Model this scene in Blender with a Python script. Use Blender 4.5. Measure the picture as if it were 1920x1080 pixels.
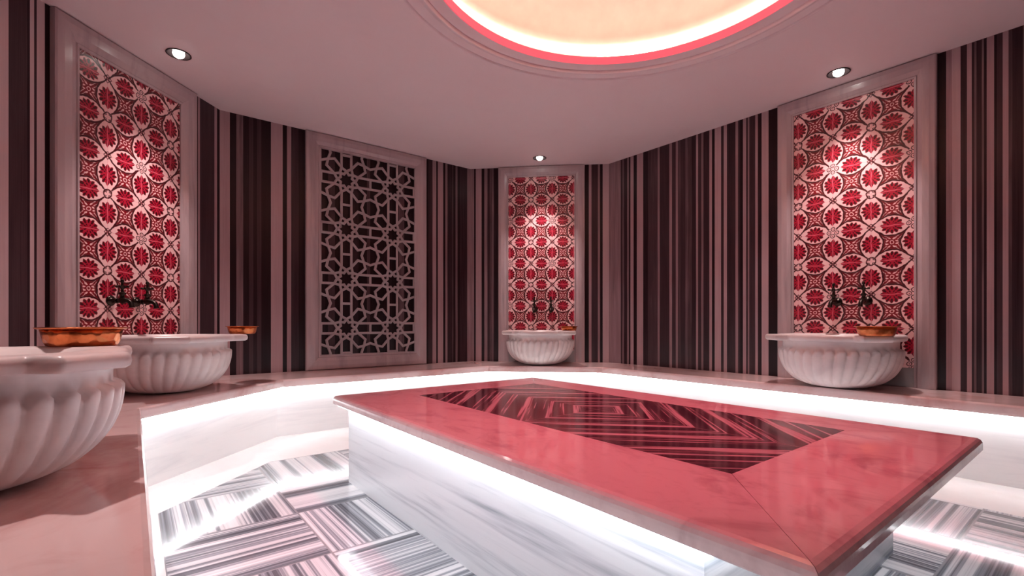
import bpy, bmesh, math, random
from mathutils import Vector, Matrix
from mathutils.geometry import tessellate_polygon
random.seed(7)
for o in list(bpy.data.objects): bpy.data.objects.remove(o)
sc = bpy.context.scene
COL = sc.collection
PI = math.pi
S = 1.6            # metres per layout unit
ZF = 0.5           # floor lies this many units under the eye
TH = 0.66754       # the camera's turn against the room axes
q = 2 ** -.5

def P(x, y, z): return Vector((x * S, y * S, (z + ZF) * S))

# ---------------------------------------------------------------- camera
cd = bpy.data.cameras.new('camera'); cam = bpy.data.objects.new('camera', cd); COL.objects.link(cam)
cam.location = P(0, 0, 0); cam.rotation_euler = (PI / 2, 0, -TH)
cd.sensor_width = 36; cd.lens = 902.2 / 1920 * 36; cd.shift_y = 66 / 1920; cd.clip_start = .02
sc.camera = cam
# ---------------------------------------------------------------- world, exposure
w = bpy.data.worlds.new('world'); sc.world = w; w.use_nodes = True
w.node_tree.nodes['Background'].inputs[0].default_value = (.5, .35, .37, 1)
w.node_tree.nodes['Background'].inputs[1].default_value = .02
sc.view_settings.view_transform = 'Standard'; sc.view_settings.look = 'None'
sc.cycles.diffuse_bounces = 8; sc.cycles.max_bounces = 12
sc.view_settings.gamma = 1; sc.view_settings.exposure = 0.0
try: sc.view_settings.use_curve_mapping = False
except Exception: pass
LED_WHITE = 19.0      # strips under bench and platform
LED_DOME = 17.0       # warm ring in the dome cove
LED_RED = 1.0         # red band on the dome lip
SPOT_W = 85.0         # downlights over the basins
RED_W = 195.0         # added red spot, unseen in the dome crown, to redden the platform top
DOME_C = (1.05, .80)
DOWN = dict(L=(.134, 2.169), B=(1.933, 2.182), R=(2.211, .701), W=(-.205, 1.03))

def lamp(name, kind, loc, energy, color, rot=(0, 0, 0), **kw):
    ld = bpy.data.lights.new(name, kind); ld.energy = energy; ld.color = color
    for k, v in kw.items(): setattr(ld, k, v)
    o = bpy.data.objects.new(name, ld); COL.objects.link(o); o.location = loc; o.rotation_euler = rot
    return o
for k, (x, y) in DOWN.items():
    lamp('downlight_beam', 'SPOT', P(x, y, .955), SPOT_W, (1, .78, .76), spot_size=math.radians(76), spot_blend=1.0, shadow_soft_size=.03)
lamp('added_dome_beam', 'SPOT', P(DOME_C[0] - .1, DOME_C[1] + .05, 1.31), RED_W, (1, .10, .21), spot_size=math.radians(62), spot_blend=.5, shadow_soft_size=.10)  # added spot, standing in for the dome's red light on the slab

# ---------------------------------------------------------------- room planes: outward normal, distance, direction along the wall
WALLS = dict(W=((-1, 0), .385, (0, 1)), L=((-q, q), 1.626, (q, q)), T=((0, 1), 2.6195, (1, 0)), B=((q, q), 3.0692, (q, -q)),
             R=((1, 0), 2.3474, (0, -1)), SE=((q, -q), 1.9424, (-q, -q)), SO=((0, -1), 1.0, (-1, 0)), SW=((-q, -q), .4985, (-q, q)))
ORDER = ['W', 'L', 'T', 'B', 'R', 'SE', 'SO', 'SW']
EDGE = dict(W=-.0187, L=1.235, T=2.263, B=2.74, R=2.065)     # front edge of the bench top
HB = -.2465        # bench top
HN = -.2800        # underside of its nosing
HS = -.228         # platform top
def meet(n1, d1, n2, d2):
    det = n1[0] * n2[1] - n1[1] * n2[0]
    return ((d1 * n2[1] - d2 * n1[1]) / det, (n1[0] * d2 - n2[0] * d1) / det)
def corner(a, b, da=None, db=None):
    return meet(WALLS[a][0], WALLS[a][1] if da is None else da, WALLS[b][0], WALLS[b][1] if db is None else db)
FOOT = [corner(ORDER[i - 1], ORDER[i]) for i in range(8)]

# ---------------------------------------------------------------- object helpers
def tag(o, label=None, cat=None, group=None, kind=None):
    if label: o['label'] = label
    if cat: o['category'] = cat
    if group: o['group'] = group
    if kind: o['kind'] = kind
    return o
def link(name, me, mat=None, parent=None, smooth=False):
    o = bpy.data.objects.new(name, me); COL.objects.link(o)
    if mat: me.materials.append(mat)
    if parent: o.parent = parent
    if smooth:
        me.polygons.foreach_set('use_smooth', [True] * len(me.polygons))
    return o
def mesh(name, verts, faces, mat=None, parent=None, smooth=False, fix=True):
    me = bpy.data.meshes.new(name); me.from_pydata([tuple(v) for v in verts], [], faces)
    if fix:
        bm = bmesh.new(); bm.from_mesh(me); bmesh.ops.remove_doubles(bm, verts=bm.verts, dist=1e-5)
        bmesh.ops.recalc_face_normals(bm, faces=bm.faces); bm.to_mesh(me); bm.free()
    me.update()
    return link(name, me, mat, parent, smooth)
def empty(name, loc, rz=0):
    o = bpy.data.objects.new(name, None); COL.objects.link(o); o.location = loc; o.rotation_euler = (0, 0, rz)
    o.empty_display_size = .1
    return o
def copy_tree(o, parent=None):
    c = o.copy(); COL.objects.link(c); c.parent = parent
    for ch in o.children: copy_tree(ch, c)
    return c
class MB:
    def __init__(s): s.v = []; s.f = []
    def add(s, vs, fs):
        n = len(s.v); s.v += [Vector(v) for v in vs]; s.f += [tuple(i + n for i in f) for f in fs]
    def box(s, x0, x1, y0, y1, z0, z1):
        s.add([(x, y, z) for z in (z0, z1) for y in (y0, y1) for x in (x0, x1)],
              [(0, 1, 3, 2), (4, 6, 7, 5), (0, 4, 5, 1), (2, 3, 7, 6), (0, 2, 6, 4), (1, 5, 7, 3)])
    def lathe(s, prof, n=32, M=None, close=False):
        base = len(s.v); m = len(prof)
        for i in range(n):
            a = 2 * PI * i / n
            for r, z in prof:
                v = Vector((r * math.cos(a), r * math.sin(a), z)); s.v.append(M @ v if M else v)
        for i in range(n):
            j = (i + 1) % n
            for k in range(m - 1 if not close else m):
                l = (k + 1) % m
                s.f.append((base + i * m + k, base + j * m + k, base + j * m + l, base + i * m + l))
    def tube(s, pts, rad, n=10):
        rings = []; pts = [Vector(p) for p in pts]
        for i, p in enumerate(pts):
            d = (pts[min(i + 1, len(pts) - 1)] - pts[max(i - 1, 0)]).normalized()
            a = d.orthogonal().normalized() if i == 0 else (rings_a - d * rings_a.dot(d)).normalized()
            rings_a = a; b = d.cross(a); r = rad[i] if isinstance(rad, (list, tuple)) else rad
            rings.append([p + (a * math.cos(2 * PI * k / n) + b * math.sin(2 * PI * k / n)) * r for k in range(n)])
        base = len(s.v)
        for R in rings: s.v += R
        for i in range(len(rings) - 1):
            for k in range(n):
                l = (k + 1) % n
                s.f.append((base + i * n + k, base + i * n + l, base + (i + 1) * n + l, base + (i + 1) * n + k))
        s.f.append(tuple(base + k for k in range(n))[::-1]); s.f.append(tuple(base + (len(rings) - 1) * n + k for k in range(n)))
    def build(s, name, mat, parent=None, smooth=False): return mesh(name, s.v, s.f, mat, parent, smooth)

# ---------------------------------------------------------------- node helpers
class NT:
    def __init__(s, name):
        s.m = bpy.data.materials.new(name); s.m.use_nodes = True; s.t = s.m.node_tree; s.b = s.t.nodes['Principled BSDF']
    def n(s, ty, **kw):
        o = s.t.nodes.new(ty)
        for k, v in kw.items(): setattr(o, k, v)
        return o
    def put(s, sock, v):
        if hasattr(v, 'is_output') or isinstance(v, bpy.types.NodeSocket): s.t.links.new(v, sock)
        else: sock.default_value = v
    def M(s, op, a, b=0.0, c=0.0):
        o = s.n('ShaderNodeMath', operation=op); s.put(o.inputs[0], a); s.put(o.inputs[1], b)
        if len(o.inputs) > 2: s.put(o.inputs[2], c)
        return o.outputs[0]
    def mix(s, f, a, b):
        o = s.n('ShaderNodeMix', data_type='RGBA'); s.put(o.inputs[0], f)
        s.put(o.inputs[6], a if not isinstance(a, tuple) else (*a, 1)); s.put(o.inputs[7], b if not isinstance(b, tuple) else (*b, 1))
        return o.outputs[2]
    def coords(s, kind='Object'): return s.n('ShaderNodeTexCoord').outputs[kind]
    def vmap(s, v, scale=(1, 1, 1), loc=(0, 0, 0), rot=(0, 0, 0)):
        o = s.n('ShaderNodeMapping'); s.put(o.inputs[0], v); o.inputs[1].default_value = loc; o.inputs[2].default_value = rot; o.inputs[3].default_value = scale
        return o.outputs[0]
    def noise(s, v, scale=5, detail=4, rough=.5, dist=0, dims='3D', w=None):
        o = s.n('ShaderNodeTexNoise', noise_dimensions=dims)
        if v is not None and dims != '1D': s.put(o.inputs['Vector'], v)
        if w is not None: s.put(o.inputs['W'], w)
        o.inputs['Scale'].default_value = scale; o.inputs['Detail'].default_value = detail
        o.inputs['Roughness'].default_value = rough; o.inputs['Distortion'].default_value = dist
        return o.outputs[0]
    def ramp(s, v, stops):
        o = s.n('ShaderNodeValToRGB'); s.put(o.inputs[0], v); e = o.color_ramp.elements
        while len(e) < len(stops): e.new(.5)
        for i, (p, c) in enumerate(stops): e[i].position = p; e[i].color = (*c, 1)
        return o.outputs[0]
    def step(s, v, a, b):
        o = s.n('ShaderNodeMapRange', interpolation_type='SMOOTHSTEP'); s.put(o.inputs[0], v)
        o.inputs[1].default_value = a; o.inputs[2].default_value = b
        return o.outputs[0]
    def done(s, col=None, rough=.4, metal=0, spec=.5, bump=None, bstr=.2, bd=.002, **kw):
        if col is not None: s.put(s.b.inputs['Base Color'], (*col, 1) if isinstance(col, tuple) else col)
        s.put(s.b.inputs['Roughness'], rough); s.b.inputs['Metallic'].default_value = metal
        s.b.inputs['Specular IOR Level'].default_value = spec
        if bump is not None:
            o = s.n('ShaderNodeBump'); o.inputs['Strength'].default_value = bstr; o.inputs['Distance'].default_value = bd
            s.put(o.inputs['Height'], bump); s.put(s.b.inputs['Normal'], o.outputs[0])
        for k, v in kw.items(): s.put(s.b.inputs[k], v)
        return s.m

def marble(name, base, vein, scale=(1, 1, 1), rough=.2, amount=.6, rot=(0, 0, 0), bits=6, dist=.6):
    t = NT(name); v = t.vmap(t.coords(), scale=scale, rot=rot)
    n1 = t.noise(v, 2.2, bits, .6, dist); n2 = t.noise(v, 7, 4, .6, dist * 1.6)
    f = t.M('ADD', t.M('MULTIPLY', t.step(n1, .48, .72), amount), t.M('MULTIPLY', t.step(n2, .5, .75), amount * .35))
    return t.done(t.mix(t.M('MINIMUM', f, 1.0), base, vein), rough=rough)

MAT = {}
MAT['ceiling'] = marble('ceiling_paint', (.84, .74, .755), (.81, .71, .73), rough=.75)
MAT['frame'] = marble('grey_pink_marble', (.50, .40, .41), (.30, .24, .25), scale=(3, 3, .25), rough=.25)
MAT['bench'] = marble('bench_marble', (.84, .66, .645), (.60, .30, .28), scale=(.7, .7, 1), rough=.10, amount=.9, dist=.9)
MAT['white'] = marble('white_marble', (.86, .86, .86), (.62, .63, .66), scale=(.5, .5, 5), rough=.22, amount=.5)
MAT['floorwhite'] = marble('floor_white_marble', (.84, .84, .83), (.70, .69, .66), scale=(1.5, 1.5, 1), rough=.15, amount=.4)
MAT['side'] = marble('platform_side_marble', (.74, .78, .82), (.17, .22, .29), scale=(.2, .2, 4.6), rough=.22, amount=1.0, dist=.12)
MAT['slab'] = marble('slab_marble', (.80, .62, .62), (.56, .36, .38), scale=(2.2, 1.2, 1), rough=.06, amount=.8, dist=1.5)
MAT['basin'] = marble('carved_basin_marble', (.80, .72, .70), (.50, .42, .42), scale=(1.5, 1.5, 2.5), rough=.3, amount=.35)
MAT['lattice'] = marble('lattice_stone', (.42, .35, .36), (.34, .28, .29), rough=.45)
# red and white wall tiles
def tile_material():
    t = NT('floral_wall_tile'); uv = t.coords('UV')
    nz = t.n('ShaderNodeTexNoise'); t.put(nz.inputs['Vector'], uv); nz.inputs['Scale'].default_value = 6
    sub = t.n('ShaderNodeVectorMath', operation='SUBTRACT'); t.put(sub.inputs[0], nz.outputs[1]); sub.inputs[1].default_value = (.5, .5, .5)
    mad = t.n('ShaderNodeVectorMath', operation='MULTIPLY_ADD'); t.put(mad.inputs[0], sub.outputs[0]); mad.inputs[1].default_value = (.075, .075, 0); t.put(mad.inputs[2], uv)
    sp = t.n('ShaderNodeSeparateXYZ'); t.put(sp.inputs[0], mad.outputs[0]); u, v = sp.outputs[0], sp.outputs[1]
    M = t.M
    iu, iv = M('FLOOR', M('ADD', u, .5)), M('FLOOR', M('ADD', v, .5))
    su, sv = M('SUBTRACT', u, iu), M('SUBTRACT', v, iv)
    fu, fv = M('ABSOLUTE', su), M('ABSOLUTE', sv)
    par = M('ABSOLUTE', M('MODULO', M('ADD', iu, iv), 2.0)); paru = M('ABSOLUTE', M('MODULO', iu, 2.0))
    a, b = M('MAXIMUM', fu, fv), M('MINIMUM', fu, fv)
    dx = M('SUBTRACT', .5, a)
    lt = lambda x, y, s=.008: M('SUBTRACT', 1.0, t.step(M('SUBTRACT', x, y), -s, s))
    g = M('MULTIPLY', .300, M('SUBTRACT', 1.0, M('POWER', M('DIVIDE', dx, .495), 2.0)))
    slope = M('SQRT', M('ADD', 1.0, M('POWER', M('MULTIPLY', dx, 2.22), 2.0)))
    dist = M('DIVIDE', M('SUBTRACT', b, g), slope)
    vine = lt(M('ABSOLUTE', dist), .024)
    vine2 = lt(M('ABSOLUTE', M('SUBTRACT', dist, .045)), .006)
    outside = lt(.0, dist)
    # flower at the middle of every edge
    fr = M('SQRT', M('ADD', M('POWER', M('MULTIPLY', dx, .90), 2.0), M('POWER', b, 2.0)))
    fa = M('ARCTAN2', b, dx)
    lob = M('COSINE', M('MULTIPLY', fa, 12.0))
    flower = lt(fr, M('ADD', .228, M('MULTIPLY', lob, .026)))
    spots = M('MULTIPLY', lt(M('ABSOLUTE', M('SUBTRACT', fr, .185)), .050), lt(-.1, lob, .2))
    spots2 = M('MULTIPLY', lt(M('ABSOLUTE', M('SUBTRACT', fr, .095)), .024), lt(.1, M('COSINE', M('ADD', M('MULTIPLY', fa, 10.0), 1.5)), .3))
    core = lt(b, .014)
    # cluster round the middle of each face
    rx, ry = M('SUBTRACT', .5, fu), M('SUBTRACT', .5, fv)
    cr = M('SQRT', M('ADD', M('POWER', rx, 2.0), M('POWER', ry, 2.0)))
    ca = M('ARCTAN2', ry, rx)
    w1 = lt(.2, M('COSINE', M('ADD', M('MULTIPLY', ca, 8.0), M('MULTIPLY', cr, 30.0))), .3)
    dots = M('MULTIPLY', w1, lt(M('ABSOLUTE', M('SUBTRACT', cr, .125)), .030))
    eye = lt(M('ABSOLUTE', M('SUBTRACT', cr, .045)), .010)
    edgew = M('MULTIPLY', lt(M('ABSOLUTE', M('SUBTRACT', dist, .033)), .008), 1.0)
    # ornaments at the odd nodes
    nr = M('SQRT', M('ADD', M('POWER', fu, 2.0), M('POWER', fv, 2.0)))
    ring = lt(M('ABSOLUTE', M('SUBTRACT', nr, .115)), .018)
    cross = M('MULTIPLY', lt(nr, .12), lt(M('ABSOLUTE', M('SUBTRACT', b, .045)), .011))
    orA = M('MAXIMUM', ring, cross)
    r4 = M('SQRT', M('ADD', M('POWER', M('SUBTRACT', a, .105), 2.0), M('POWER', b, 2.0)))
    orB = M('MAXIMUM', lt(M('ABSOLUTE', M('SUBTRACT', r4, .055)), .012), lt(r4, .016))
    orn = M('ADD', M('MULTIPLY', orA, paru), M('MULTIPLY', orB, M('SUBTRACT', 1.0, paru)))
    disc = M('MULTIPLY', lt(nr, .135), par)
    dsum = M('ADD', fu, fv)
    xn = M('MULTIPLY', M('SUBTRACT', 1.0, par), M('MAXIMUM', lt(M('ABSOLUTE', M('SUBTRACT', dsum, .10)), .018), lt(M('ABSOLUTE', M('SUBTRACT', a, b)), .010)))
    xn = M('MULTIPLY', xn, lt(nr, .2))
    arm = M('MULTIPLY', lt(.16, cr), lt(M('ABSOLUTE', M('SUBTRACT', M('SUBTRACT', a, b), .048)), .015))
    blob = M('MULTIPLY', lt(M('ABSOLUTE', M('SUBTRACT', cr, .235)), .020), lt(.55, M('COSINE', M('MULTIPLY', ca, 4.0)), .25))
    white, dark, red, bright = (.88, .58, .57), (.055, .001, .004), (.22, .001, .009), (.42, .008, .035)
    c = t.mix(M('MULTIPLY', outside, lt(.02, dist)), white, red)
    c = t.mix(M('MULTIPLY', outside, M('MAXIMUM', M('MAXIMUM', dots, eye), M('MAXIMUM', arm, blob))), c, white)
    c = t.mix(vine2, c, dark); c = t.mix(flower, c, bright); c = t.mix(M('MULTIPLY', flower, M('MAXIMUM', spots, spots2)), c, dark)
    c = t.mix(M('MULTIPLY', flower, core), c, (.62, .07, .12))
    c = t.mix(vine, c, dark)
    c = t.mix(M('MULTIPLY', xn, .9), c, dark); c = t.mix(disc, c, white); c = t.mix(M('MULTIPLY', orn, par), c, dark)
    joint = lt(M('MINIMUM', fu, fv), .005, .003)
    jn = M('MULTIPLY', joint, .55)
    c = t.mix(jn, c, (.72, .25, .28))
    return t.done(c, rough=.3, bump=M('SUBTRACT', 1.0, joint), bstr=.3, bd=.001)
MAT['tile'] = tile_material()
# striped wall marble: tone of each stripe is carried by the mesh, the fine streaks come from noise
def stripe_material():
    t = NT('striped_wall_marble'); a = t.n('ShaderNodeAttribute', attribute_name='tone')
    uv = t.coords('UV'); sp = t.n('ShaderNodeSeparateXYZ'); t.put(sp.inputs[0], uv)
    v = t.vmap(uv, scale=(60, .6, 1))
    fine = t.noise(v, 3, 5, .65, .2)
    slow = t.noise(t.vmap(uv, scale=(14, .9, 1)), 2, 3, .6, .3)
    f = t.M('ADD', a.outputs['Fac'], t.M('MULTIPLY', t.M('SUBTRACT', fine, .5), .20))
    f = t.M('ADD', f, t.M('MULTIPLY', t.M('SUBTRACT', slow, .5), .16))
    c = t.ramp(f, [(.0, (.008, .002, .003)), (.22, (.022, .009, .012)), (.42, (.08, .045, .052)), (.64, (.40, .265, .285)), (1, (.66, .52, .53))])
    return t.done(c, rough=.34, spec=.2)
MAT['stripe'] = stripe_material()
def floor_material():
    t = NT('striped_floor_blocks'); M = t.M; sp = t.n('ShaderNodeSeparateXYZ'); t.put(sp.inputs[0], t.coords())
    x = M('DIVIDE', M('SUBTRACT', M('DIVIDE', sp.outputs[0], S), .052), .2885)
    y = M('DIVIDE', M('SUBTRACT', M('DIVIDE', sp.outputs[1], S), 1.064), .278)
    ix, iy = M('FLOOR', x), M('FLOOR', y); fx, fy = M('SUBTRACT', x, ix), M('SUBTRACT', y, iy)
    par = M('ABSOLUTE', M('MODULO', M('ADD', ix, iy), 2.0))
    s = M('ADD', M('MULTIPLY', fy, M('SUBTRACT', 1.0, par)), M('MULTIPLY', fx, par))
    l = M('ADD', M('MULTIPLY', fx, M('SUBTRACT', 1.0, par)), M('MULTIPLY', fy, par))
    seed = M('ADD', M('MULTIPLY', ix, 13.7), M('MULTIPLY', iy, 7.3))
    cv = t.n('ShaderNodeCombineXYZ'); t.put(cv.inputs[0], M('ADD', s, seed)); t.put(cv.inputs[1], M('MULTIPLY', l, .004)); t.put(cv.inputs[2], seed)
    n1 = t.noise(cv.outputs[0], 7.5, 1, .5, 0); n2 = t.noise(cv.outputs[0], 30, 3, .6, 0)
    f = M('ADD', M('MULTIPLY', M('SUBTRACT', n1, .5), 2.1), M('MULTIPLY', M('SUBTRACT', n2, .5), 1.7))
    c = t.ramp(M('ADD', f, .5), [(.0, (.07, .078, .09)), (.3, (.15, .165, .19)), (.5, (.33, .36, .40)), (.62, (.62, .65, .68)), (1, (.80, .82, .83))])
    e = M('MINIMUM', M('MINIMUM', fx, M('SUBTRACT', 1.0, fx)), M('MINIMUM', fy, M('SUBTRACT', 1.0, fy)))
    c = t.mix(M('SUBTRACT', 1.0, t.step(e, .004, .012)), c, (.30, .31, .33))
    return t.done(c, rough=.07)
MAT['mosaic'] = floor_material()
def inlay_material():
    t = NT('diamond_striped_inlay'); M = t.M; sp = t.n('ShaderNodeSeparateXYZ'); t.put(sp.inputs[0], t.coords())
    x = M('ABSOLUTE', M('SUBTRACT', sp.outputs[0], .965 * S)); y = M('ABSOLUTE', M('SUBTRACT', sp.outputs[1], .86 * S))
    d = M('ADD', x, y)
    cv = t.n('ShaderNodeCombineXYZ'); t.put(cv.inputs[0], d); t.put(cv.inputs[1], M('MULTIPLY', x, .05))
    n1 = t.noise(cv.outputs[0], 13, 1, .5); n2 = t.noise(cv.outputs[0], 42, 2, .6)
    f = M('ADD', M('MULTIPLY', M('SUBTRACT', n1, .5), 1.5), M('MULTIPLY', M('SUBTRACT', n2, .5), 1.7))
    c = t.ramp(M('ADD', f, .5), [(.0, (.045, .016, .03)), (.45, (.11, .045, .065)), (.60, (.20, .10, .12)), (.72, (.55, .36, .39)), (1, (.66, .46, .48))])
    joint = M('SUBTRACT', 1.0, t.step(M('MINIMUM', x, y), .001, .0025))
    return t.done(t.mix(joint, c, (.3, .18, .2)), rough=.11)
MAT['inlay'] = inlay_material()
def copper():
    t = NT('hammered_copper'); v = t.coords(); vo = t.n('ShaderNodeTexVoronoi'); t.put(vo.inputs['Vector'], v); vo.inputs['Scale'].default_value = 55
    n = t.noise(v, 18, 3)
    return t.done(t.ramp(n, [(.3, (.42, .10, .03)), (.7, (.85, .30, .12))]), rough=.28, metal=1, bump=vo.outputs[0], bstr=.7, bd=.004)
MAT['copper'] = copper()
def simple(name, col, rough=.4, metal=0, em=None, st=0):
    t = NT(name); n = t.noise(t.coords(), 12, 3)
    c = t.mix(n, tuple(v * .85 for v in col), tuple(min(1, v * 1.1) for v in col))
    kw = {}
    if em: kw = {'Emission Color': (*em, 1), 'Emission Strength': st}
    return t.done(c, rough=rough, metal=metal, **kw)
MAT['bronze'] = simple('dark_bronze', (.045, .035, .03), .3, 1)
MAT['dome'] = simple('dome_paint', (.93, .63, .58), .6)
MAT['led'] = simple('white_led', (.9, .9, .9), .5, em=(.93, .97, 1), st=LED_WHITE)
MAT['ledwarm'] = simple('warm_led', (.9, .8, .7), .5, em=(1, .74, .56), st=LED_DOME)
MAT['ledred'] = simple('red_led', (.8, .1, .15), .5, em=(1, .06, .10), st=LED_RED)
MAT['bulb'] = simple('bulb_glass', (.9, .9, .85), .3, em=(1, .93, .86), st=14)
MAT['dark'] = simple('dark_metal', (.03, .018, .02), .5, .3)
MAT['grout'] = marble('grey_backing_marble', (.30, .27, .27), (.2, .18, .18), rough=.3)

# ---------------------------------------------------------------- walls
# stripe tables: pixel column where a stripe begins in the photograph -> tone
def col_s(px, wall):
    n, d, e = WALLS[wall]; r = (px - 960) / 902.2; c, s_ = math.cos(TH), math.sin(TH)
    dx, dy = r * c + s_, -r * s_ + c; t = d / (dx * n[0] + dy * n[1])
    return dx * t * e[0] + dy * t * e[1]
STR = {
 'L': [(-2, 7), (16, 2.5), (51, 1.5), (56, 6.5), (64, 2), (69, 6.5), (84, .5), (101, 3), (362, 1.5), (371, 4.5), (375, 2.3), (402, 4.7), (407, 1)],
 'T': [(424, 5), (431, 1), (443, 3.5), (456, 1.3), (467, 2.5), (475, 1.3), (482, 2.5), (490, 1), (508, 5.2), (530, .5), (538, 4.5), (546, 2), (560, .7),
       (572, 1.2), (610, .4), (615, 2.6), (628, .4), (640, 1), (662, 1.6), (672, .3), (688, 3.0), (694, .4), (720, 1.2), (735, .4), (748, 3.2), (758, .4),
       (799, .5), (803, 2), (811, 4.5), (818, 1), (821, 4.8), (831, .7), (835, 4), (839, 1.8), (848, 3), (850, 1), (854, 3.5), (858, 1), (862, 1.8), (876, 4)],
 'B': [(884, 4), (889, .7), (892, 5), (903, .6), (908, 4), (914, 2), (918, 3), (922, 3.5), (926, 1.5), (935, 3), (1097, 1), (1104, 5), (1109, 2.2), (1121, 4),
       (1125, .5), (1130, 5.8), (1142, 1.5)],
 'R': [(1160, 4), (1164, 2), (1167, 3.5), (1170, 1.8), (1176, 4), (1179, 1), (1182, 4.8), (1188, 1), (1194, 5), (1206, 1.5), (1215, 2.8), (1233, 4), (1237, 2.2),
       (1255, 4.3), (1260, 2.5), (1267, 4.2), (1271, 3), (1276, 2.3), (1285, 3.3), (1290, 3), (1297, 1.8), (1305, 4.5), (1309, 2.3), (1315, 3.8), (1319, 2),
       (1330, 5), (1335, 1), (1340, 5.5), (1352, 2), (1357, 5.3), (1363, 2), (1379, 4.3), (1384, 2), (1388, .6), (1393, 4.8), (1399, 2), (1402, 4), (1405, 2.2),
       (1416, 4.8), (1421, 1.5), (1428, 5.5), (1441, 1), (1462, 3), (1757, .8), (1774, 4.5), (1785, 6), (1801, 2), (1813, 5), (1822, 2), (1827, 3.5), (1831, 1.8),
       (1841, 3.5), (1845, 1.2), (1850, 4.8), (1864, 1), (1869, 2.5), (1880, 5), (1891, 3), (1898, 1.8), (1918, 3.5)]}
ZT = 1.0
def wall(name, key):
    n, d, e = WALLS[key]; i = ORDER.index(key); p0, p1 = FOOT[i], FOOT[(i + 1) % 8]
    s0, s1 = p0[0] * e[0] + p0[1] * e[1], p1[0] * e[0] + p1[1] * e[1]
    cuts = [(col_s(px, key), t) for px, t in STR.get(key, [])]
    cuts = [(max(s, s0), t) for s, t in cuts if s < s1]
    rnd = random.Random(key); last = cuts[-1][0] + .03 if cuts else s0
    while last < s1:
        cuts.append((last, rnd.choice([.7, 1, 1.5, 2, 2.3, 4, 4.8, 5.4]))); last += rnd.uniform(.006, .04)
    cuts.sort(); cuts[0] = (s0, cuts[0][1])
    me = bpy.data.meshes.new(name); V = []; F = []; T = []; U = []
    def pt(s, off, z): return P(n[0] * (d + off) + e[0] * s, n[1] * (d + off) + e[1] * s, z)
    bnd = []
    for k, (s, t) in enumerate(cuts):
        se = cuts[k + 1][0] if k + 1 < len(cuts) else s1
        if se - s < 1e-4: continue
        bnd.append((s, se, t))
    for s, se, t in bnd:
        b = len(V); V += [pt(s, 0, -ZF), pt(se, 0, -ZF), pt(se, 0, ZT), pt(s, 0, ZT)]; F.append((b + 3, b + 2, b + 1, b)); T.append(t)
        U.append([(s, ZT), (se, ZT), (se, -ZF), (s, -ZF)])
    b = len(V); V += [pt(s0, .08, -ZF), pt(s1, .08, -ZF), pt(s1, .08, ZT), pt(s0, .08, ZT)]; F.append((b, b + 1, b + 2, b + 3)); T.append(2); U.append([(0, 0)] * 4)
    me.from_pydata([tuple(v) for v in V], [], F)
    at = me.attributes.new('tone', 'FLOAT', 'FACE')
    for k, t in enumerate(T): at.data[k].value = min(1, .05 + t / 8.0)
    uvl = me.uv_layers.new(name='UVMap')
    for k, pl in enumerate(me.polygons):
        for li, u in zip(pl.loop_indices, U[k]): uvl.data[li].uv = (u[0] * S, u[1] * S)
    o = link(name, me, MAT['stripe']); tag(o, kind='structure'); return o
NAMES = dict(W='wall_west', L='wall_left', T='wall_back_left', B='wall_back', R='wall_right', SE='wall_front_right', SO='wall_front', SW='wall_front_left')
for k in ORDER: wall(NAMES[k], k)

# floor and its striped field
fl = MB(); fp = [P(x, y, -ZF) for x, y in FOOT]; lo = [v - Vector((0, 0, .12)) for v in fp]
fl.add(fp + lo, [tuple(range(7, -1, -1)), tuple(range(8, 16))] + [(i, (i + 1) % 8, 8 + (i + 1) % 8, 8 + i) for i in range(8)])
floor = tag(fl.build('floor', MAT['floorwhite']), kind='structure')
fd = [('W', -.052), ('L', 1.512 * q), ('T', 1.90), ('B', 3.53 * q), ('R', 1.80)]
pts = [meet(WALLS[fd[i][0]][0], fd[i][1], WALLS[fd[i + 1][0]][0], fd[i + 1][1]) for i in range(4)]
pts = [(.052, -.80)] + pts + [(1.80, -.80)]
mo = MB(); mo.add([P(x, y, -ZF) + Vector((0, 0, .0015)) for x, y in pts], [tuple(range(len(pts)))[::-1]])
mesh('striped_tile_field', mo.v, mo.f, MAT['mosaic'], floor)

# ceiling with the openings of the dome and the downlights
def circ(c, r, n): return [Vector((c[0] + r * math.cos(2 * PI * i / n), c[1] + r * math.sin(2 * PI * i / n), 0)) for i in range(n)]
RD = .581; RL = .036
loops = [[Vector((x, y, 0)) for x, y in FOOT], circ(DOME_C, RD, 128)] + [circ(DOWN[k], RL, 24) for k in DOWN]
tris = tessellate_polygon(loops); flat = [v for l in loops for v in l]
cm = MB(); cm.add([P(v.x, v.y, ZT) for v in flat], [tuple(t) for t in tris])
nb = len(cm.v)
cm.v += [P(v.x, v.y, ZT + .03) for v in loops[0]]; cm.f += [(i, (i + 1) % 8, nb + (i + 1) % 8, nb + i) for i in range(8)]
ceil = cm.build('ceiling', MAT['ceiling']); tag(ceil, kind='structure')
def lathe_at(prof, n, c, mat, name, parent=None, close=False, z0=ZT):
    m = MB(); m.lathe([(r * S, z * S) for r, z in prof], n, Matrix.Translation(P(c[0], c[1], z0)), close)
    return m.build(name, mat, parent, True)
dome = empty('lit_dome', P(DOME_C[0], DOME_C[1], ZT))
tag(dome, 'round recessed ceiling dome glowing cream and coral with a red lit rim', 'ceiling dome')
def child_lathe(prof, n, mat, name, parent, close=False, smooth=True):
    m = MB(); m.lathe([(r * S, z * S) for r, z in prof], n, None, close); return m.build(name, mat, parent, smooth)
prof = [(.645, .045), (.648, .075), (.64, .088), (.622, .092), (.615, .10)]
for i in range(1, 19):
    a = PI / 2 * i / 18; prof.append((.615 * math.cos(a) + 1e-4, .10 + .26 * math.sin(a)))
child_lathe(prof, 128, MAT['dome'], 'vault', dome)
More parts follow.
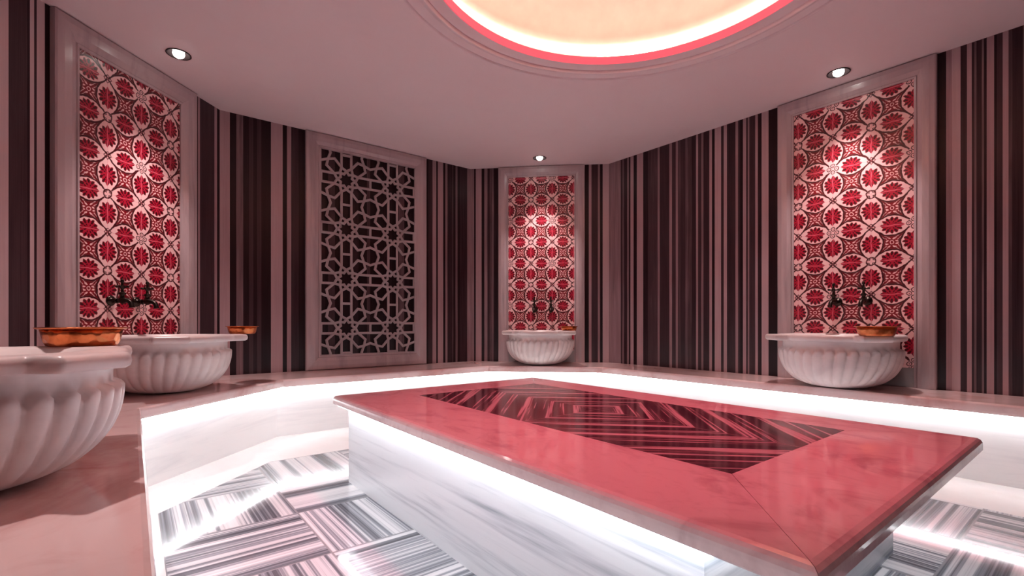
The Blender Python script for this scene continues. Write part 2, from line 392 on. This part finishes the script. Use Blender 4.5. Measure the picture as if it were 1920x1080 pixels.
child_lathe([(.583, .0), (.583, .026), (.645, .045), (.645, .012), (.60, .0)], 128, MAT['ceiling'], 'cove_ledge', dome, False, False)
child_lathe([(.5815, .000), (.5815, .026), (.577, .0275), (.577, -.002)], 128, MAT['ledred'], 'red_light_band', dome, True, False)
child_lathe([(.605, .036), (.605, .043), (.62, .047), (.62, .040)], 96, MAT['ledwarm'], 'warm_light_strip', dome, True, False)
child_lathe([(.02, .34), (.05, .335), (.05, .322), (.036, .318), (.03, .325), (.0001, .325)], 24, MAT['dark'], 'added_crown_lamp', dome, False, True).location = (-.16, .08, 0)  # made-up fixture, out of view, housing the added red spot
# two shallow plaster rings around the dome
t1 = lathe_at([(.626, .0), (.628, -.010), (.634, -.012), (.638, -.004), (.650, -.004), (.653, .0)], 128, DOME_C, MAT['ceiling'], 'trim_1'); tag(t1, kind='structure')
t2 = lathe_at([(.688, .0), (.690, -.006), (.696, -.007), (.700, .0)], 128, DOME_C, MAT['ceiling'], 'trim_2'); tag(t2, kind='structure')

# downlights
DL = {'L': 'small round recessed downlight in the ceiling above the left tiled panel', 'B': 'small round recessed downlight in the ceiling above the middle tiled panel',
      'R': 'small round recessed downlight in the ceiling above the right tiled panel', 'W': 'round downlight above the nearest marble basin, outside the picture'}
dl0 = None
for k, (x, y) in DOWN.items():
    if dl0 is None:
        d = dl0 = empty('downlight', P(x, y, ZT))
        child_lathe([(.0355, .0), (.040, -.0005), (.0405, -.003), (.035, -.003), (.034, .030), (.0001, .030)], 32, MAT['dark'], 'housing', d)
        child_lathe([(.0001, -.015), (.010, -.0135), (.017, -.008), (.0195, -.001), (.018, .010), (.012, .029), (.0001, .0295)], 24, MAT['bulb'], 'bulb', d)
    else:
        d = copy_tree(dl0); d.location = P(x, y, ZT)
    tag(d, DL[k], 'downlight', 'recessed downlights above the basins')

# ---------------------------------------------------------------- bench round the room
bench = empty('wall_bench', P(1.0, 2.44, -ZF))
tag(bench, 'continuous low pink marble bench along the walls with white lit front', 'bench')
BO = Vector(bench.location)
def rel(vs): return [Vector(v) - BO for v in vs]
BK = ['W', 'L', 'T', 'B', 'R']
def ends(i, off):
    k = BK[i]; d = EDGE[k] + off
    a = (-d if k == 'W' else 0, -.32) if i == 0 else meet(WALLS[BK[i - 1]][0], EDGE[BK[i - 1]] + off, WALLS[k][0], d)
    b = (d, -.395) if i == 4 else meet(WALLS[k][0], d, WALLS[BK[i + 1]][0], EDGE[BK[i + 1]] + off)
    return a, b
def ends_wall(i):
    k = BK[i]
    a = (-.3845, -.32) if i == 0 else corner(BK[i - 1], k, WALLS[BK[i - 1]][1] - .0008, WALLS[k][1] - .0008)
    b = (2.3466, -.395) if i == 4 else corner(k, BK[i + 1], WALLS[k][1] - .0008, WALLS[BK[i + 1]][1] - .0008)
    return a, b
T_ = HB - HN
nose = [(.0001 + .010, 0), (.004, -.0015), (.001, -.005), (0, -.010), (0, HN - HB + .008), (.001, HN - HB + .003), (.005, HN - HB)]
def strip(i, prof, zbase, back, ztop, zbot, name, mat):
    """sweep a front profile along bench side i; back = ends at the rear"""
    m = MB(); L = [];
    if back is not None: L.append([P(*back[0], ztop), P(*back[1], ztop)])
    for off, z in prof:
        a, b = ends(i, off); L.append([P(*a, zbase + z), P(*b, zbase + z)])
    if back is not None: L.append([P(*back[0], zbot), P(*back[1], zbot)])
    n = len(L); vs = [v for r in L for v in r]
    fs = [(2 * j, 2 * j + 1, 2 * ((j + 1) % n) + 1, 2 * ((j + 1) % n)) for j in range(n)]
    fs += [tuple(2 * j for j in range(n)), tuple(2 * j + 1 for j in range(n))[::-1]]
    m.add(rel(vs), fs); return m.build(name, mat, bench)
for i, k in enumerate(BK):
    strip(i, nose, HB, ends_wall(i), HB, HN, 'seat_slab', MAT['bench'])
    strip(i, [(.040, HN + .0004), (.040, -ZF), (.058, -ZF), (.058, HN + .0004)], 0, None, 0, 0, 'front_panel', MAT['white'])
    strip(i, [(.014, HN - .0002), (.014, HN - .006), (.024, HN - .006), (.024, HN - .0002)], 0, None, 0, 0, 'light_strip', MAT['led'])

# ---------------------------------------------------------------- central platform
X0, X1, Y0, Y1 = .497, 1.333, .172, 1.545
IX0, IX1, IY0, IY1 = .712, 1.192, .366, 1.378
plat = empty('heated_platform', P((X0 + X1) / 2, (Y0 + Y1) / 2, -ZF)); PO = Vector(plat.location)
tag(plat, 'rectangular raised marble massage platform with red lit top and striped diamond inlay', 'massage platform')
rel2 = lambda vs: [Vector(v) - PO for v in vs]
TS = .028
def rect(off): return [(X0 + off, Y0 + off), (X1 - off, Y0 + off), (X1 - off, Y1 - off), (X0 + off, Y1 - off)]
inner = [(IX0, IY0), (IX1, IY0), (IX1, IY1), (IX0, IY1)]
lay = [(inner, 0), (rect(.014), 0), (rect(.007), -.0015), (rect(.003), -.005), (rect(.0005), -.010), (rect(0), -.015), (rect(0), -TS + .003), (rect(.003), -TS), (inner, -TS)]
for i in range(4):
    j = (i + 1) % 4; vs = []
    for R_, z in lay:
        (ax, ay), (bx, by) = R_[i], R_[j]; l_ = math.hypot(bx - ax, by - ay); gx, gy = (bx - ax) / l_ * .0006, (by - ay) / l_ * .0006
        vs += [P(ax + gx, ay + gy, HS + z), P(bx - gx, by - gy, HS + z)]
    n = len(lay); fs = [(2 * a, 2 * a + 1, 2 * ((a + 1) % n) + 1, 2 * ((a + 1) % n)) for a in range(n)]
    fs += [tuple(2 * a for a in range(n)), tuple(2 * a + 1 for a in range(n))[::-1]]
    m = MB(); m.add(rel2(vs), fs); m.build('border_slab', MAT['slab'], plat)
m = MB(); e_ = .0006
a, b = P(IX0 + e_, IY0 + e_, HS - TS) - PO, P(IX1 - e_, IY1 - e_, HS) - PO
m.box(a.x, b.x, a.y, b.y, a.z, b.z)
io = m.build('striped_inlay', MAT['inlay'], plat)
# shader reads world-aligned metres, so keep the mesh in world coordinates and cancel the parent's offset
io.data.transform(Matrix.Translation(PO)); io.location = -PO
bs = [(X0 + .037, .308), (X1 - .037, .308), (X1 - .037, Y1 - .037), (X0 + .037, Y1 - .037)]
for i in range(4):
    j = (i + 1) % 4; ib = [(x + a_ * .023, y + b_ * .023) for (x, y), (a_, b_) in zip(bs, ((1, 1), (-1, 1), (-1, -1), (1, -1)))]; m = MB()
    m.add(rel2([P(*bs[i], -ZF), P(*bs[j], -ZF), P(*bs[j], HS - TS), P(*bs[i], HS - TS), P(*ib[i], -ZF), P(*ib[j], -ZF), P(*ib[j], HS - TS), P(*ib[i], HS - TS)]),
          [(0, 1, 2, 3), (5, 4, 7, 6), (0, 4, 5, 1), (3, 2, 6, 7), (0, 3, 7, 4), (1, 5, 6, 2)])
    m.build('side_panel', MAT['side'], plat)
    so, si = [[(x - a_ * g_, y - b_ * g_) for (x, y), (a_, b_) in zip(bs, ((1, 1), (-1, 1), (-1, -1), (1, -1)))] for g_ in (.024, .014)]; m = MB(); zt, zb = HS - TS - .0003, HS - TS - .006
    m.add(rel2([P(*so[i], zb), P(*so[j], zb), P(*so[j], zt), P(*so[i], zt), P(*si[i], zb), P(*si[j], zb), P(*si[j], zt), P(*si[i], zt)]),
          [(0, 1, 2, 3), (5, 4, 7, 6), (0, 4, 5, 1), (3, 2, 6, 7), (0, 3, 7, 4), (1, 5, 6, 2)])
    m.build('light_strip', MAT['led'], plat)

# ---------------------------------------------------------------- wall-mounted things: local x along the wall, y into the room, z up from bench top
def on_wall(name, key, s, z=HB, gap=0.0):
    n, d, e = WALLS[key]
    o = empty(name, P(n[0] * (d - gap) + e[0] * s, n[1] * (d - gap) + e[1] * s, z), math.atan2(-e[1], -e[0])); return o
def frame_mb(x0, x1, z0, z1, wd, prof, sides='LRT'):
    """mitred frame; prof = list of (fraction across 0 outer..1 inner, depth)"""
    out = []
    C_ = lambda k: [(x0 + wd * k, z0 + (wd * k if 'B' in sides else 0)), (x1 - wd * k, z0 + (wd * k if 'B' in sides else 0)), (x1 - wd * k, z1 - wd * k), (x0 + wd * k, z1 - wd * k)]
    for sd, (i, j) in dict(B=(0, 1), R=(1, 2), T=(2, 3), L=(3, 0)).items():
        if sd not in sides: continue
        m = MB(); vs = []
        pr = [(0, .0)] + prof + [(1, .0)]
        for k, dep in pr:
            c = C_(k); vs += [(c[i][0], dep, c[i][1]), (c[j][0], dep, c[j][1])]
        n = len(pr); fs = [(2 * a, 2 * a + 1, 2 * ((a + 1) % n) + 1, 2 * ((a + 1) % n)) for a in range(n)]
        fs += [tuple(2 * a for a in range(n)), tuple(2 * a + 1 for a in range(n))[::-1]]
        m.add(vs, fs); out.append(m)
    return out
FP = [(0, .030), (.06, .036), (.30, .040), (.62, .036), (.80, .024), (.86, .020), (.90, .026), (1, .022)]
PT = .1353
def tile_panel(key, s0, s1, si0, si1, label, node, zt=.998):
    """s in units along e; local x runs the other way"""
    sc_ = (s0 + s1) / 2; o = on_wall('tile_panel', key, sc_, HB, .0004); tag(o, label, 'tile panel', 'framed floral tile panels')
    hw = (s1 - s0) / 2 * S; H = (zt - HB) * S - .002; wd = ((si0 - s0) + (s1 - si1)) / 2 * S
    for m in frame_mb(-hw, hw, .001, H, wd, FP): m.build('frame_rail', MAT['frame'], o)
    me = bpy.data.meshes.new('tile_field'); zb = .075 * S
    vs = [(-hw + wd, zb), (hw - wd, zb), (hw - wd, H - wd), (-hw + wd, H - wd)]
    d_ = .012
    me.from_pydata([(x, d_, z) for x, z in vs] + [(x, 0.001, z) for x, z in vs], [], [(3, 2, 1, 0), (4, 5, 6, 7), (0, 1, 5, 4), (1, 2, 6, 5), (2, 3, 7, 6), (3, 0, 4, 7)])
    uvl = me.uv_layers.new(name='UVMap')
    for pl in me.polygons:
        for li, vi in zip(pl.loop_indices, pl.vertices):
            x, _, z = me.vertices[vi].co
            uvl.data[li].uv = ((sc_ - x / S - node[0]) / PT + 20, (z / S + HB - node[1]) / PT + 20)
    link('tile_field', me, MAT['tile'], o)
    m = MB(); m.box(-hw + wd, hw - wd, .001, .013, .001, zb - .001); m.build('splash_panel', MAT['grout'], o)
    return o
tile_panel('L', 1.335, 1.918, 1.412, 1.832, 'tall red and white floral tile panel on the wall behind the two left basins', (1.655, .457))
tile_panel('B', -.450, .098, -.381, .037, 'narrow looking red and white floral tile panel on the back wall behind the middle basin', (-.106, .516))
tile_panel('R', -.982, -.425, -.912, -.487, 'wide red and white floral tile panel on the right wall behind the right basin', (-.763, .520))

# lattice screen
ls = on_wall('lattice_screen', 'T', (.70 + 1.393) / 2, HB, .0004)
tag(ls, 'stone lattice screen of eight pointed stars in a grey marble frame', 'lattice screen')
hw = (1.393 - .70) / 2 * S; H = (.998 - HB) * S - .002; wd = .073 * S
for m in frame_mb(-hw, hw, .004, H, wd, FP, 'LRTB'): m.build('frame_rail', MAT['frame'], ls)
def lattice():
    A = .2675 * S; wx0, wx1, wz0, wz1 = -hw + wd, hw - wd, .004 + wd, H - wd
    segs = set()
    pol = lambda r, a: (r * math.cos(math.radians(a)), r * math.sin(math.radians(a)))
    unit = []
    for k in range(8):
        p, qn, sn = pol(.185, 45 * k), pol(.125, 45 * k + 22.5), pol(.262, 45 * k + 22.5)
        p2 = pol(.185, 45 * k + 45)
        unit += [(qn, p), (qn, p2), (p, sn), (p2, sn)]
    for k in range(4):
        R = lambda v: (v[0] * math.cos(k * PI / 2) - v[1] * math.sin(k * PI / 2), v[0] * math.sin(k * PI / 2) + v[1] * math.cos(k * PI / 2))
        s1, s2 = pol(.262, 22.5), pol(.262, -22.5); s3 = pol(.262, 67.5)
        D1, D2 = (.395, .235), (.235, .395); Tn = (.365, .365)
        V1, V2 = (.5, .315), (.315, .5); c1, c2 = (.5, .1), (.5, -.1)
        for a_, b_ in [(s1, c1), (s2, c2), (c1, c2), (s1, D1), (s3, D2), (D1, Tn), (D2, Tn), (V1, Tn), (V2, Tn)]:
            unit.append((R(a_), R(b_)))
    m = MB(); wbar = .0106
    cx = lambda s: ((.70 + 1.393) / 2 - s) * S
    x_n = cx(.911); z_n = (.775 - HB) * S
    done = set()
    for i in range(-3, 2):
        for j in range(-6, 3):
            ox, oz = x_n - i * -A, z_n + j * A
            ox = x_n + i * A
            for (a_, b_) in unit:
                p0 = [ox + a_[0] * A, oz + a_[1] * A]; p1 = [ox + b_[0] * A, oz + b_[1] * A]
                key = tuple(sorted([(round(p0[0], 4), round(p0[1], 4)), (round(p1[0], 4), round(p1[1], 4))]))
                if key in done: continue
                done.add(key)
                # clip to opening
                t0, t1 = 0, 1; dx, dz = p1[0] - p0[0], p1[1] - p0[1]; ok = True
                for pp, dd, lo_, hi_ in ((p0[0], dx, wx0, wx1), (p0[1], dz, wz0, wz1)):
                    if abs(dd) < 1e-9:
                        if pp < lo_ or pp > hi_: ok = False
                    else:
                        ta, tb = (lo_ - pp) / dd, (hi_ - pp) / dd
                        if ta > tb: ta, tb = tb, ta
                        t0, t1 = max(t0, ta), min(t1, tb)
                if not ok or t1 - t0 < 1e-6: continue
                ax, az, bx, bz = p0[0] + dx * t0, p0[1] + dz * t0, p0[0] + dx * t1, p0[1] + dz * t1
                l = math.hypot(bx - ax, bz - az)
                if l < 1e-5: continue
                ux, uz = (bx - ax) / l, (bz - az) / l; ex = wbar * .5
                ax, az, bx, bz = ax - ux * ex, az - uz * ex, bx + ux * ex, bz + uz * ex
                nx, nz = -uz * wbar, ux * wbar
                y0, y1 = .014, .024; cvx = .35
                vs = [(ax + nx, y0, az + nz), (bx + nx, y0, bz + nz), (bx - nx, y0, bz - nz), (ax - nx, y0, az - nz),
                      (ax + nx, y1 - .003, az + nz), (bx + nx, y1 - .003, bz + nz), (bx - nx, y1 - .003, bz - nz), (ax - nx, y1 - .003, az - nz),
                      (ax + nx * cvx, y1, az + nz * cvx), (bx + nx * cvx, y1, bz + nz * cvx), (bx - nx * cvx, y1, bz - nz * cvx), (ax - nx * cvx, y1, az - nz * cvx)]
                m.add(vs, [(3, 2, 1, 0), (0, 1, 5, 4), (2, 3, 7, 6), (4, 5, 9, 8), (6, 7, 11, 10), (8, 9, 10, 11), (3, 0, 4, 8, 11, 7), (1, 2, 6, 10, 9, 5)])
    for (a_, b_, c_, d_) in ((wx0, wx0 + .008, wz0, wz1), (wx1 - .008, wx1, wz0, wz1), (wx0, wx1, wz0, wz0 + .008), (wx0, wx1, wz1 - .008, wz1)):
        m.box(a_, b_, .012, .026, c_, d_)
    return mesh('pierced_lattice', m.v, m.f, MAT['lattice'], ls, fix=False)
lattice()

# ---------------------------------------------------------------- basins
RB = .2 * S; CY = .17 * S; HR = .203 * S; NF = 34
def ang(a): return (a + PI) % (2 * PI) - PI
def rim_r(phi, base):
    r = base
    for pe in (PI / 4, 3 * PI / 4):
        dlt = ang(phi - pe)
        if abs(dlt) < PI / 2:
            L = base + .040 * S; wv = .052 * S
            c = min(L / max(math.cos(dlt), 1e-3), wv / max(abs(math.sin(dlt)), 1e-4))
            r = max(r, c)
    return r
def make_basin():
    root = empty('marble_basin', (0, 0, 0))
    N = NF * 9
    def shell(rows, name, ear=True):
        """rows: list of (function phi->radius, z function)"""
        V = []; F = []
        for i in range(N):
            ph = 2 * PI * i / N
            for fr, fz in rows:
                r = fr(ph); V.append((r * math.cos(ph), max(CY + r * math.sin(ph), .002), fz(ph)))
        m = len(rows)
        for i in range(N):
            j = (i + 1) % N
            for k in range(m - 1): F.append((i * m + k, j * m + k, j * m + k + 1, i * m + k + 1))
        return V, F
    # fluted bowl
    rows = []; zt0 = HR - .082; nrow = 30
    rows.append((lambda ph: RB * .955, lambda ph: HR - .036))
    rows.append((lambda ph: RB * .945, lambda ph: HR - .046))
    rows.append((lambda ph: RB * .945, lambda ph: HR - .062))
    def flute(kk):
        t = kk / nrow
        def R(ph):
            z = 1 - t
            base = RB * (.30 + .70 * math.sqrt(max(0, 1 - (1 - z) ** 2.4))) if z > 0 else RB * .30
            u = (ph * NF / (2 * PI) + t * .55) % 1.0 - .5
            lobe = math.sqrt(max(0, 1 - (2 * u) ** 2 * .98))
            top = min(1, max(0, (t - .13 * (2 * abs(u)) ** 3.2) / .045)); top = top * top * (3 - 2 * top)
            fade = min(1, (1 - t) / .15)
            plain = RB * .945 if t < .3 else base
            fl = base * (.965 + .060 * lobe * fade)
            return fl * top + min(plain, base) * (1 - top)
        return R, (lambda ph: zt0 * (1 - t) + 0.0)
    for kk in range(nrow + 1):
        # denser rows at top, curvature handled by profile
        rows.append(flute(kk))
    rows.append((lambda ph: 1e-4, lambda ph: 0.0))
    V, F = shell(rows, 'bowl'); b = mesh('fluted_bowl', V, F, MAT['basin'], root, True)
    # rim plate with two square ears, and the hollow
    base = .212 * S
    rr = [(lambda ph: RB * .93, lambda ph: HR - .040), (lambda ph: rim_r(ph, base) - .014, lambda ph: HR - .038), (lambda ph: rim_r(ph, base) - .003, lambda ph: HR - .031),
          (lambda ph: rim_r(ph, base), lambda ph: HR - .020), (lambda ph: rim_r(ph, base) - .002, lambda ph: HR - .008), (lambda ph: rim_r(ph, base) - .009, lambda ph: HR - .001),
          (lambda ph: rim_r(ph, base) - .016, lambda ph: HR), (lambda ph: .166 * S, lambda ph: HR), (lambda ph: .160 * S, lambda ph: HR - .006), (lambda ph: .150 * S, lambda ph: HR - .05),
          (lambda ph: .125 * S, lambda ph: HR - .12), (lambda ph: .08 * S, lambda ph: HR - .17), (lambda ph: 1e-4, lambda ph: HR - .185)]
    V, F = shell(rr, 'rim'); r_ = mesh('rim', V, F, MAT['basin'], root, True)
    return root
def wall_xy(key, s, inset): n, d, e = WALLS[key]; return (n[0] * (d - inset) + e[0] * s, n[1] * (d - inset) + e[1] * s)
BS = {'W': (1.07, 'largest looking fluted marble wall basin at the left edge, nearest the camera'),
      'L': (1.581, 'fluted marble wall basin under the left tiled panel, partly behind the nearest basin'),
      'B': (-.172, 'smallest looking fluted marble wall basin under the middle tiled panel on the back wall'),
      'R': (-.688, 'fluted marble wall basin under the right tiled panel')}
basins = {}
b0 = make_basin()
for k, (s, lab) in BS.items():
    b = b0 if k == 'W' else copy_tree(b0); n, d, e = WALLS[k]
    b.location = P(*wall_xy(k, s, .012 if k != 'W' else .0), HB) + Vector((0, 0, .0006)); b.rotation_euler = (0, 0, math.atan2(-e[1], -e[0]))
    tag(b, lab, 'basin', 'fluted marble basins on the bench'); basins[k] = b

# copper bowls standing on the ears of the basins
def make_copper():
    R = .058 * S; root = empty('copper_bowl', (0, 0, 0))
    h = .030 * S
    m = MB(); m.lathe([(.0001, .0), (R * .74, .0), (R * .80, .002), (R * .86, h * .25), (R * .90, h * .6), (R * .93, h * .93), (R * .91, h * .93), (R * .87, h * .6), (R * .82, h * .25), (R * .75, .004), (.0001, .004)], 48)
    m.build('bowl_body', MAT['copper'], root, True)
    m = MB(); m.lathe([(R * .92, h * .92), (R * 1.02, h * .97), (R * 1.05, h * 1.0), (R * 1.05, h * 1.05), (R * 1.01, h * 1.05), (R * .92, h * .99)], 48, None, True)
    m.build('flared_lip', MAT['copper'], root, True)
    m = MB(); m.lathe([(.0001, .004), (R * .18, .004), (R * .16, h * .35), (R * .05, h * .5), (.0001, h * .52)], 20)
    m.build('centre_boss', MAT['copper'], root, True)
    return root
c0 = make_copper()
CB = {'W': ((-.075, 1.235), 1.12, 'hammered copper bowl on the rim of the nearest basin, at the left'), 'L': ((.355, 2.245), 1.0, 'small copper bowl on the right ear of the basin under the left panel'),
      'B': ((1.985, 1.985), .85, 'copper bowl at the right end of the middle basin rim'), 'R': ((1.995, .520), 1.05, 'orange copper bowl on the rim of the right basin')}
for k, (xy, sc_, lab) in CB.items():
    c = c0 if k == 'W' else copy_tree(c0)
    c.location = P(*xy, HB) + Vector((0, 0, HR + .0005)); c.scale = (sc_,) * 3
    tag(c, lab, 'copper bowl', 'copper bowls on the basins')

# ---------------------------------------------------------------- taps
def make_tap():
    root = empty('wall_tap', (0, 0, 0)); RX = Matrix.Rotation(-PI / 2, 4, 'X')
    m = MB(); m.lathe([(.0001, .0), (.024, .0), (.026, .004), (.020, .009), (.012, .012), (.011, .03), (.014, .034), (.014, .040), (.0001, .040)], 20, RX)
    m.build('wall_flange', MAT['bronze'], root, True)
    m = MB(); m.tube([(0, .03, 0), (0, .055, .001), (0, .068, .002), (0, .080, .001), (0, .100, -.002), (0, .113, -.012), (0, .118, -.028), (0, .119, -.034)],
                     [.012, .013, .020, .014, .011, .011, .011, .014], 12); m.build('spout', MAT['bronze'], root, True)
    m = MB(); m.lathe([(.0001, .0), (.010, .0), (.009, .014), (.015, .020), (.015, .026), (.007, .031), (.006, .045), (.010, .050), (.012, .056), (.006, .064), (.005, .078), (.009, .083), (.006, .092), (.0001, .096)], 16, Matrix.Translation((0, .066, .012)))
    m.build('valve_stem', MAT['bronze'], root, True)
    m = MB()
    for a in range(4):
        c, s_ = math.cos(a * PI / 2 + .4), math.sin(a * PI / 2 + .4)
        m.tube([(0, .066, .067), (c * .014, .066 + s_ * .014, .067), (c * .022, .066 + s_ * .022, .069), (c * .026, .066 + s_ * .026, .069), (c * .029, .066 + s_ * .029, .069)], [.004, .0035, .006, .007, .003], 8)
    m.build('cross_handle', MAT['bronze'], root, True)
    return root
t0 = make_tap(); first = True
TP = [('L', 1.530, .080, 'dark bronze wall tap on the left tiled panel, farther from the lattice screen'), ('L', 1.632, .080, 'dark bronze wall tap on the left tiled panel, nearer the lattice screen'),
      ('B', -.215, .090, 'dark bronze wall tap on the middle tiled panel, left one of its pair'), ('B', -.112, .090, 'dark bronze wall tap on the middle tiled panel, right one of its pair'),
      ('R', -.745, .090, 'dark bronze wall tap on the right tiled panel, left one of its pair'), ('R', -.640, .090, 'dark bronze wall tap on the right tiled panel, right one of its pair')]
for k, s, z, lab in TP:
    o = t0 if first else copy_tree(t0); first = False; o.scale = (1.15,) * 3
    n, d, e = WALLS[k]; o.location = P(*wall_xy(k, s, .0004 + .0115 / S), z); o.rotation_euler = (0, 0, math.atan2(-e[1], -e[0]))
    tag(o, lab, 'tap', 'bronze taps on the tiled panels')
